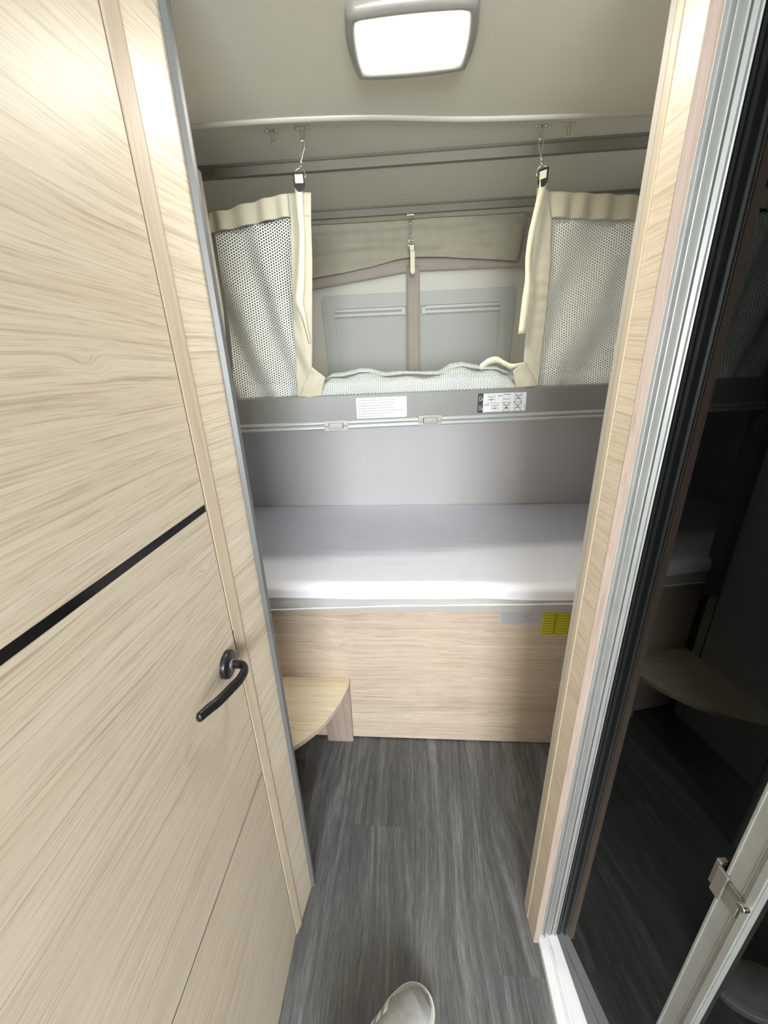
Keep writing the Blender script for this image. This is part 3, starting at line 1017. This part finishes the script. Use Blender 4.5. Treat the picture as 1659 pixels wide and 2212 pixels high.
def patch(name, left, right, z0, z1, m, off=0.0, nu=30, nv=60, fold=None, parent=fnet, solid=0.0, top=None, bot=None):
    """cloth between two side curves (z -> x); top / bottom edges may be curves of x"""
    def pos(u, v):
        zz = z0 + (z1 - z0) * v
        x = curve(left, zz) * (1 - u) + curve(right, zz) * u
        zt = curve(top, x) if top else z1
        zb = curve(bot, x) if bot else z0
        z = zb + (zt - zb) * v
        d = fold(x, z) if fold else 0.0
        return x, z, d
    def fn(u, v):
        x, z, d = pos(u, v)
        return rp(x, z, off + d)
    def uvf(u, v):
        x, z, d = pos(u, v)
        return (x * 1.006, z)
    bm = grid(fn, nu, nv, uvf)
    return link(name, bm, m, parent, smooth=True, solid=solid)

def fL(x, z):   # diagonal soft folds of the left mesh
    return .010 * sin((x * 1.0 + (z - 1.36) * .28) * 62 + 1.2 * noise.noise(Vector((x * 6, z * 3, 0)))) * (.4 + .6 * min(1, (1.80 - z) / .15)) \
        + .005 * noise.noise(Vector((x * 22, z * 7, 4))) - .004
def fR(x, z):
    return .010 * noise.noise(Vector((x * 10 - z * 6, z * 5, 2))) + .006 * sin((x - .36 - (z - 1.36) * .5) * 38) \
        + .005 * noise.noise(Vector((x * 24, z * 8, 4))) - .006
hemLt = [(-.55, 1.790), (-.475, 1.797), (-.447, 1.799), (-.42, 1.807), (-.382, 1.814), (-.325, 1.826), (-.28, 1.831), (-.236, 1.830)]
hemLb = [(-.55, 1.748), (-.475, 1.756), (-.401, 1.767), (-.327, 1.780), (-.291, 1.783), (-.242, 1.781)]
ZL = lambda l: sorted([(z, x) for x, z in l])
meshLr = ZL([(-.291, 1.785), (-.300, 1.690), (-.312, 1.543), (-.316, 1.452), (-.321, 1.352)])
edgeL = [(1.35, -.500), (1.45, -.490), (1.90, -.478)]
patch('mesh_panel', edgeL, meshLr, 1.357, 1.79, net_m, -.022, 50, 90, fL, top=hemLb)
def hemf(x, z): return .0045 * sin(x * 120 + 3 * noise.noise(Vector((x * 12, 0, 0)))) * min(1, max(0, (1.83 - z) / .03 + .4)) - .001
patch('top_hem', [(1.7, -.500), (1.95, -.478)], [(1.7, -.244), (1.95, -.236)], 1.74, 1.83, cream_cloth, -.014, 60, 12, hemf, solid=.0015, top=hemLt, bot=hemLb)
bandLl = meshLr
bandLr = ZL([(-.236, 1.830), (-.242, 1.766), (-.247, 1.689), (-.260, 1.564), (-.273, 1.435), (-.290, 1.352)])
def bandf(x, z): return .006 * exp(-((z - 1.46) / .05) ** 2) * sin((x + .30) * 110 + (z - 1.46) * 30) + .0015 * noise.noise(Vector((x * 30, z * 12, 1)))
patch('side_band', bandLl, bandLr, 1.352, 1.829, cream_cloth, -.012, 14, 70, bandf, solid=.0016)
quad_patch_pts = [(-.530, 1.946), (-.498, 1.944), (-.487, 1.922), (-.502, 1.888)]
# corner flaps leading to the folded middle
def quad_patch(name, P, m, off, nu=14, nv=14, amp=.003, solid=.0016, seed=0):
    def fn(u, v):
        a = Vector(P[0]) * (1 - u) + Vector(P[1]) * u
        b_ = Vector(P[3]) * (1 - u) + Vector(P[2]) * u
        q = a * (1 - v) + b_ * v
        return rp(q.x, q.y, off + amp * noise.noise(Vector((q.x * 40, q.y * 30, seed))) + .010 * sin(pi * u) * .5)
    return link(name, grid(fn, nu, nv), m, fnet, smooth=True, solid=solid)
quad_patch('corner_tab', quad_patch_pts, cream_cloth, -.004, seed=2)
quad_patch('corner_flap', [(-.318, 1.353), (-.256, 1.353), (-.2385, 1.407), (-.2735, 1.436)], cream_cloth, -.006)
quad_patch('corner_flap', [(.301, 1.358), (.364, 1.360), (.319, 1.430), (.286, 1.405)], cream_cloth, -.006, seed=5)

hemRt = [(.318, 1.828), (.345, 1.821), (.485, 1.813), (.576, 1.808), (.72, 1.805)]
hemRb = [(.312, 1.771), (.357, 1.767), (.459, 1.760), (.575, 1.757), (.72, 1.755)]
bandRl = ZL([(.318, 1.826), (.312, 1.770), (.311, 1.674), (.317, 1.543), (.3185, 1.428), (.330, 1.355)])
bandRr = ZL([(.341, 1.823), (.357, 1.767), (.367, 1.673), (.370, 1.561), (.3665, 1.355)])
edgeR = [(1.35, .72), (1.85, .72)]
patch('mesh_panel', bandRr, edgeR, 1.357, 1.77, net_m, -.022, 60, 90, fR, top=hemRb)
def hemfR(x, z): return .005 * sin(x * 105 + 2 * noise.noise(Vector((x * 14, 3, 0)))) * min(1, max(0, (1.82 - z) / .03 + .4)) - .001
patch('top_hem', [(1.7, .312), (1.9, .318)], [(1.7, .72), (1.9, .72)], 1.75, 1.82, cream_cloth, -.014, 70, 12, hemfR, solid=.0015, top=hemRt, bot=hemRb)
def bandfR(x, z): return .0035 * sin(z * 190) * exp(-((z - 1.60) / .12) ** 2) * .5 + .0015 * noise.noise(Vector((x * 30, z * 12, 7)))
patch('side_band', bandRl, bandRr, 1.355, 1.824, cream_cloth, -.012, 14, 70, bandfR, solid=.0016)

# folded-down middle of the mesh: rises from the board, crests and falls back on the mattress
crest = [(-.262, 1.385), (-.25, 1.406), (-.233, 1.418), (-.196, 1.419), (-.149, 1.429), (-.117, 1.427), (-.077, 1.415), (-.024, 1.416), (.022, 1.415),
         (.082, 1.413), (.115, 1.431), (.148, 1.436), (.202, 1.424), (.25, 1.421), (.284, 1.405), (.304, 1.380)]
def mid_fn(k_, dz, dy):
    def fn(u, v):
        x = -.258 + .560 * u
        zc = lerp(crest, x) + dz * (1 + .6 * noise.noise(Vector((x * 14, k_, 0))))
        w = v * 1.35 if k_ else .62 + v * .73
        y = BA + BB * x + dy
        if w < 1:
            zz = 1.357 + (zc - 1.357) * sin(w * pi / 2) ** .9
            yy = y + .012 + .045 * w ** 1.5
        else:
            q = (w - 1) / .35
            zz = zc + (1.394 - zc) * (1 - cos(q * pi)) / 2
            yy = y + .057 + .075 * q
        n_ = noise.noise(Vector((x * 16 + k_, w * 2.2, k_ * 3))) * .010 + noise.noise(Vector((x * 45, w * 6, k_))) * .003
        return Vector((x, yy + n_ * sin(pi * min(1, w * .8 + .1)), max(zz + n_ * .35 * sin(min(1, w) * pi), 1.352)))
    return fn
for k_, dz, dy in ((0, -.003, .018), (1, -.017, -.004)):
    link('folded_mesh', grid(mid_fn(k_, dz, dy), 120, 46, lambda u, v: (.62 * u, .17 * v)), net_mint if k_ else net_mint, fnet, smooth=True)

def ribbon(name, pts, off, m, parent=fnet, th=.0014, fn=rp):
    """pts = (x_left, x_right, z, extra offset)"""
    nL = catmull([(p[0], p[2], p[3] if len(p) > 3 else 0) for p in pts], 5)
    nR = catmull([(p[1], p[2], p[4] if len(p) > 4 else (p[3] if len(p) > 3 else 0)) for p in pts], 5)
    bm = bmesh.new(); uvl = bm.loops.layers.uv.verify()
    A = [bm.verts.new(fn(p.x, p.y, off + p.z)) for p in nL]; B = [bm.verts.new(fn(p.x, p.y, off + p.z)) for p in nR]
    for i in range(len(A) - 1):
        f = bm.faces.new((A[i], B[i], B[i + 1], A[i + 1]))
        for lp, uv in zip(f.loops, ((0, nL[i].y), (.02, nL[i].y), (.02, nL[i + 1].y), (0, nL[i + 1].y))): lp[uvl].uv = uv
    return link(name, bm, m, parent, smooth=True, solid=th)
ribbon('strap', [(-.2715, -.2550, 1.850, -.004), (-.2715, -.2550, 1.822, .0), (-.2705, -.2575, 1.775, .004, .002), (-.2700, -.2585, 1.740, .006, .001),
                 (-.2790, -.2640, 1.685, .004), (-.2910, -.2715, 1.628, .003), (-.2970, -.2780, 1.593, .003), (-.2870, -.2745, 1.560, .002, .007),
                 (-.2800, -.2730, 1.530, .001, .008), (-.2740, -.2690, 1.495, .0, .006)], .004, webbing)
ribbon('strap', [(.3140, .3310, 1.850, -.004), (.3125, .3305, 1.822, .0), (.3010, .3170, 1.765, .006), (.2930, .3095, 1.724, .009),
                 (.2910, .3095, 1.674, .008, .004), (.2945, .3105, 1.628, .008), (.2920, .3090, 1.584, .006, .010), (.2885, .3070, 1.499, .006)], .004, webbing)
# loose strap lying behind the fold, at the right
bm = bmesh.new()
lp_ = catmull([(.200, 1.245, 1.424), (.225, 1.25, 1.440), (.250, 1.255, 1.443), (.272, 1.258, 1.432), (.295, 1.256, 1.422), (.325, 1.250, 1.426)], 6)
A = [bm.verts.new(p) for p in lp_]; B = [bm.verts.new(p + Vector((0.004, .004, -.017))) for p in lp_]
for i in range(len(A) - 1): bm.faces.new((A[i], A[i + 1], B[i + 1], B[i]))
link('strap', bm, webbing, fnet, smooth=True, solid=.0014)

# ------------------------------------------------------------------ strap adjusters (parts of the nets)
def adjuster(parent, base, yaw, scale=1.0, label=None):
    """black ladder buckle, hanging, origin at its top centre; local x across, z down negative"""
    M = Matrix.Translation(base) @ Matrix.Rotation(yaw, 4, 'Z') @ Matrix.Scale(scale, 4)
    f = lambda v: M @ Vector(v)
    bm = bmesh.new()
    out = [(-.0125, 0), (.0125, 0), (.0130, -.020), (.0105, -.031), (.0055, -.0375), (0, -.039), (-.0055, -.0375), (-.0105, -.031), (-.0130, -.020)]
    inn = [(-.0100, -.0035), (.0100, -.0035), (.0100, -.0215), (-.0100, -.0215)]
    # frame built from bars, lower solid lobe
    bbox(bm, (-.0130, -.0025, -.0035), (.0130, .0025, .0), f)
    bbox(bm, (-.0130, -.0025, -.0220), (-.0100, .0025, -.0035), f)
    bbox(bm, (.0100, -.0025, -.0220), (.0130, .0025, -.0035), f)
    prism(bm, [(-.0130, -.0220), (.0130, -.0220), (.0115, -.030), (.0060, -.0370), (0, -.0385), (-.0060, -.0370), (-.0115, -.030)], 1, -.0030, .0030, fn=f)
    o = link('buckle', bm, black_pl, parent, bevel=.0008)
    if label: o['label'] = label
    bm = bmesh.new(); bbox(bm, (-.0095, -.0012, -.0215), (.0095, .0012, -.0045), f)
    o2 = link('webbing_in_buckle', bm, webbing, parent)
    return o
adjuster(fnet, rp(-.2595, 1.8640, .004), AL, 1.0)
adjuster(fnet, rp(.3205, 1.8600, .004), AL - radians(50), .95)
adjuster(rn, Vector((.007, 1.651, 1.8215)), 0, .80)
bm = grid(lambda u, v: Vector((.0005 + .0165 * u, 1.6480 - .003 * v, 1.803 - .068 * v - .006 * sin(pi * u) * (v > .99))), 6, 12)
link('strap', bm, webbing, rn, smooth=True, solid=.0014)

# ------------------------------------------------------------------ ceiling hooks and snap hooks
def make_hook():
    t = empty('ceiling_hook')
    bm = bmesh.new()
    prism(bm, [(x, y) for x, y in rrect(-.0165, -.0055, .0165, .0055, .0053)], 2, -.0022, 0)
    link('base_plate', bm, chrome, t, bevel=.0005, local=True)
    for sx in (-.0115, .0115):
        bm = bmesh.new(); bmesh.ops.create_uvsphere(bm, u_segments=12, v_segments=8, radius=.0044)
        for v in bm.verts: v.co = Vector((v.co.x + sx, v.co.y, v.co.z * .55 - .0030))
        link('screw', bm, chrome, t, smooth=True, local=True)
    bm = bmesh.new()
    tube(bm, catmull([(-.0035, 0, -.001), (-.0040, 0, -.010), (-.0030, -.001, -.020), (.0002, -.002, -.0262), (.0032, -.001, -.020), (.0040, 0, -.011), (.0030, 0, -.006)], 5), .0011, 8)
    link('hook_wire', bm, chrome, t, smooth=True, local=True)
    return t
def make_snap():
    """snap hook hanging from a ceiling hook; origin at its top"""
    t = empty('snap_hook')
    bm = bmesh.new()
    tube(bm, catmull([(0, 0, .001), (.0048, 0, -.003), (.0046, 0, -.012), (.0018, 0, -.026), (.0006, 0, -.036), (-.0016, 0, -.036), (-.0030, 0, -.024), (-.0050, 0, -.012), (-.0045, 0, -.003)], 5, closed=True), .0012, 8, closed=True)
    link('carabiner', bm, chrome, t, smooth=True, local=True)
    bm = bmesh.new()
    tube(bm, catmull([(-.0006, -.0028, -.035), (.0008, 0, -.033), (.0006, .0028, -.037), (-.0004, .0024, -.043), (0, -.0022, -.044)], 4, closed=True), .0011, 8, closed=True)
    tube(bm, [(0, 0, -.0425), (0, 0, -.0520)], [.0022, .0026], 12)
    link('swivel', bm, chrome, t, smooth=True, local=True)
    bm = bmesh.new()
    tube(bm, catmull([(0, 0, -.0515), (.0065, 0, -.0540), (.0112, 0, -.0600), (.0118, 0, -.0680), (.0060, 0, -.0700), (-.0060, 0, -.0700), (-.0118, 0, -.0680), (-.0112, 0, -.0600), (-.0065, 0, -.0540)], 4, closed=True), .0011, 8, closed=True)
    link('bail', bm, chrome, t, smooth=True, local=True)
    return t
def dup(root, loc, rz, sc=1.0):
    r = root.copy(); C.objects.link(r); r.location = loc; r.rotation_euler = (0, 0, rz); r.scale = (sc, sc, sc)
    for ch in list(root.children):
        c_ = ch.copy(); C.objects.link(c_); c_.parent = r
    return r
HZ = 1.9500
hook0 = make_hook()
hooks = [(-.3155, 1.1500, HZ, 0, 'bare nickel ceiling hook left of the chained one over the bunk'),
         (-.2440, 1.1480, HZ, 0, 'nickel ceiling hook carrying the left snap hook'),
         (.3120, 1.2230, HZ, radians(6), 'nickel ceiling hook carrying the right snap hook'),
         (.3770, 1.2250, HZ, radians(8), 'bare nickel ceiling hook at the far right beside the post'),
         (.0020, 1.6500, 1.9098, 0, 'small nickel hook at the back over the window')]
for i, (x, y, z, rz, lab) in enumerate(hooks):
    h = hook0 if i == 0 else dup(hook0, (x, y, z), rz)
    h.location = (x, y, z); h.rotation_euler = (0, 0, rz)
    tag(h, lab, 'hook', 'ceiling hooks for the nets')
sn0 = make_snap()
snaps = [(-.2440, 1.1460, 1.9240, AL, 1.0, 'nickel snap hook holding the left side of the net'),
         (.3135, 1.2220, 1.9230, radians(-20), 1.0, 'nickel snap hook holding the right side of the net'),
         (.0040, 1.6490, 1.8850, 0, .95, 'nickel snap hook of the rear net in front of the cream flap')]
for i, (x, y, z, rz, sc, lab) in enumerate(snaps):
    h = sn0 if i == 0 else dup(sn0, (x, y, z), rz, sc)
    h.location = (x, y, z); h.rotation_euler = (0, radians((12, -8, 0)[i]), rz); h.scale = (sc, sc, sc)
    tag(h, lab, 'snap hook', 'snap hooks of the safety nets')

# ------------------------------------------------------------------ sneaker
SA = radians(38)
sd = Vector((cos(SA), sin(SA), 0)); sn_ = Vector((-sin(SA), cos(SA), 0))
toe = Vector((.030, .4655, 0))
SL = .285
heel = toe - sd * SL
shoe = empty('sneaker', (heel.x, heel.y, 0))
tag(shoe, 'grey suede sneaker with off-white sole on the dark floor', 'shoe')
wl = [(0, 0), (.004, .012), (.02, .026), (.06, .034), (.12, .036), (.17, .045), (.205, .0515), (.235, .0495), (.255, .042), (.27, .031), (.279, .018), (.285, 0)]
wr = [(0, 0), (.004, .012), (.02, .025), (.06, .031), (.12, .033), (.17, .042), (.205, .0485), (.235, .0470), (.255, .040), (.27, .030), (.279, .018), (.285, 0)]
def dense(l):
    return [(p.x, max(p.y, 0)) for p in catmull([(a, b_, 0) for a, b_ in l], 8)]
wl, wr = dense(wl), dense(wr)
wl.sort(); wr.sort()
def wid(t, side):
    if t > .226:
        return (.0508 if side > 0 else .0480) * max(0.0, 1 - ((t - .226) / .059) ** 2.1) ** .5
    return lerp(wl if side > 0 else wr, t)
ts = []
n = 90
for i in range(n + 1):
    ts.append(SL * (1 - cos(pi * i / n)) / 2)
def so(t, s_, z, k_=1.0, cxs=0.0):
    q = heel + sd * t + sn_ * s_
    return Vector((q.x, q.y, z))
def outline_loop(grow=0.0):
    c = []
    for t in ts: c.append((t, wid(t, 1)))
    for t in reversed(ts[1:-1]): c.append((t, -wid(t, -1)))
    out = []
    m_ = len(c)
    for i in range(m_):
        a, b_ = Vector(c[i - 1]), Vector(c[(i + 1) % m_])
        d = (b_ - a).normalized(); nn = Vector((-d.y, d.x))
        p = Vector(c[i]) + nn * grow
        out.append(p)
    return out
bm = bmesh.new()
pr = None
for z, g in ((0.0, -.003), (.003, .0), (.018, .002), (.026, .0015), (.028, -.002)):
    ring = [bm.verts.new(so(p.x, p.y, z + (.006 * max(0, (p.x - .23) / .055) ** 2 if z < .01 else 0))) for p in outline_loop(g)]
    if pr:
        for i in range(len(ring)): bm.faces.new((pr[i], pr[(i + 1) % len(ring)], ring[(i + 1) % len(ring)], ring[i]))
    else: bm.faces.new(ring[::-1])
    pr = ring
bm.faces.new(pr)
bmesh.ops.recalc_face_normals(bm, faces=bm.faces[:])
link('sole', bm, sole_m, shoe, smooth=True)
bm = bmesh.new()
tube(bm, [so(p.x, p.y, .0275) for p in outline_loop(-.0005)], .0016, 8, closed=True)
link('foxing_line', bm, rim_m, shoe, smooth=True)
def hgt(t):
    return lerp([(0, .072), (.03, .078), (.09, .085), (.13, .078), (.18, .060), (.22, .042), (.25, .032), (.27, .018), (.277, .004), (.285, .001)], t)
def upper(t, a, g=0.0):
    """a in 0..pi from right edge over the top to the left edge"""
    w = wid(t, 1) if cos(a) < 0 else wid(t, -1)
    w = max(w - (.004 + .006 * min(1, max(0, (t - .15) / .08))) + g, .0005) if t < .276 else max((.285 - t) * 1.2, .0003)
    c_ = -cos(a); s_ = sin(a)
    e = .62
    z = .026 + (hgt(t) + g) * (abs(s_) ** e)
    narrow = 1 - .42 * min(1, max(0, (.17 - t) / .1)) * s_ ** 2
    return so(t, w * (abs(c_) ** .85) * (1 if c_ > 0 else -1) * narrow, z)
bm = bmesh.new()
rings = []
for t in ts[1:-1]:
    rings.append([bm.verts.new(upper(t, pi * j / 26)) for j in range(27)])
for A_, B_ in zip(rings, rings[1:]):
    for j in range(26): bm.faces.new((A_[j], A_[j + 1], B_[j + 1], B_[j]))
bm.faces.new(rings[0]); bm.faces.new(rings[-1][::-1])
bmesh.ops.recalc_face_normals(bm, faces=bm.faces[:])
link('upper', bm, suede, shoe, smooth=True)
for t0 in (.198, .176, .154):
    bm = grid(lambda u, v: upper(t0 + .013 * u - .030 * v, pi - (.02 + .62 * v * (pi / 2)) if True else 0, .0010), 4, 16)
    link('side_stripe', bm, stripe_m, shoe, smooth=True, solid=.0008)
bm = bmesh.new()
tube(bm, [upper(.236 + .012 * sin(pi * j / 20), pi * j / 20, .0002) for j in range(2, 19)], .0004, 6)
link('toe_seam', bm, suede, shoe, smooth=True)
bm = bmesh.new()
for q in range(4):
    t = .138 - q * .018
    tube(bm, [upper(t, pi * (.38 + .24 * j / 8), .003) for j in range(9)], .0028, 8)
link('laces', bm, rim_m, shoe, smooth=True)
bm = bmesh.new()
tube(bm, [so(.052 + .040 * cos(a), .024 * sin(a), .026 + hgt(.055) + .003 + .004 * cos(a)) for a in [2 * pi * i / 28 for i in range(28)]], .0055, 10, closed=True)
link('collar', bm, suede, shoe, smooth=True)
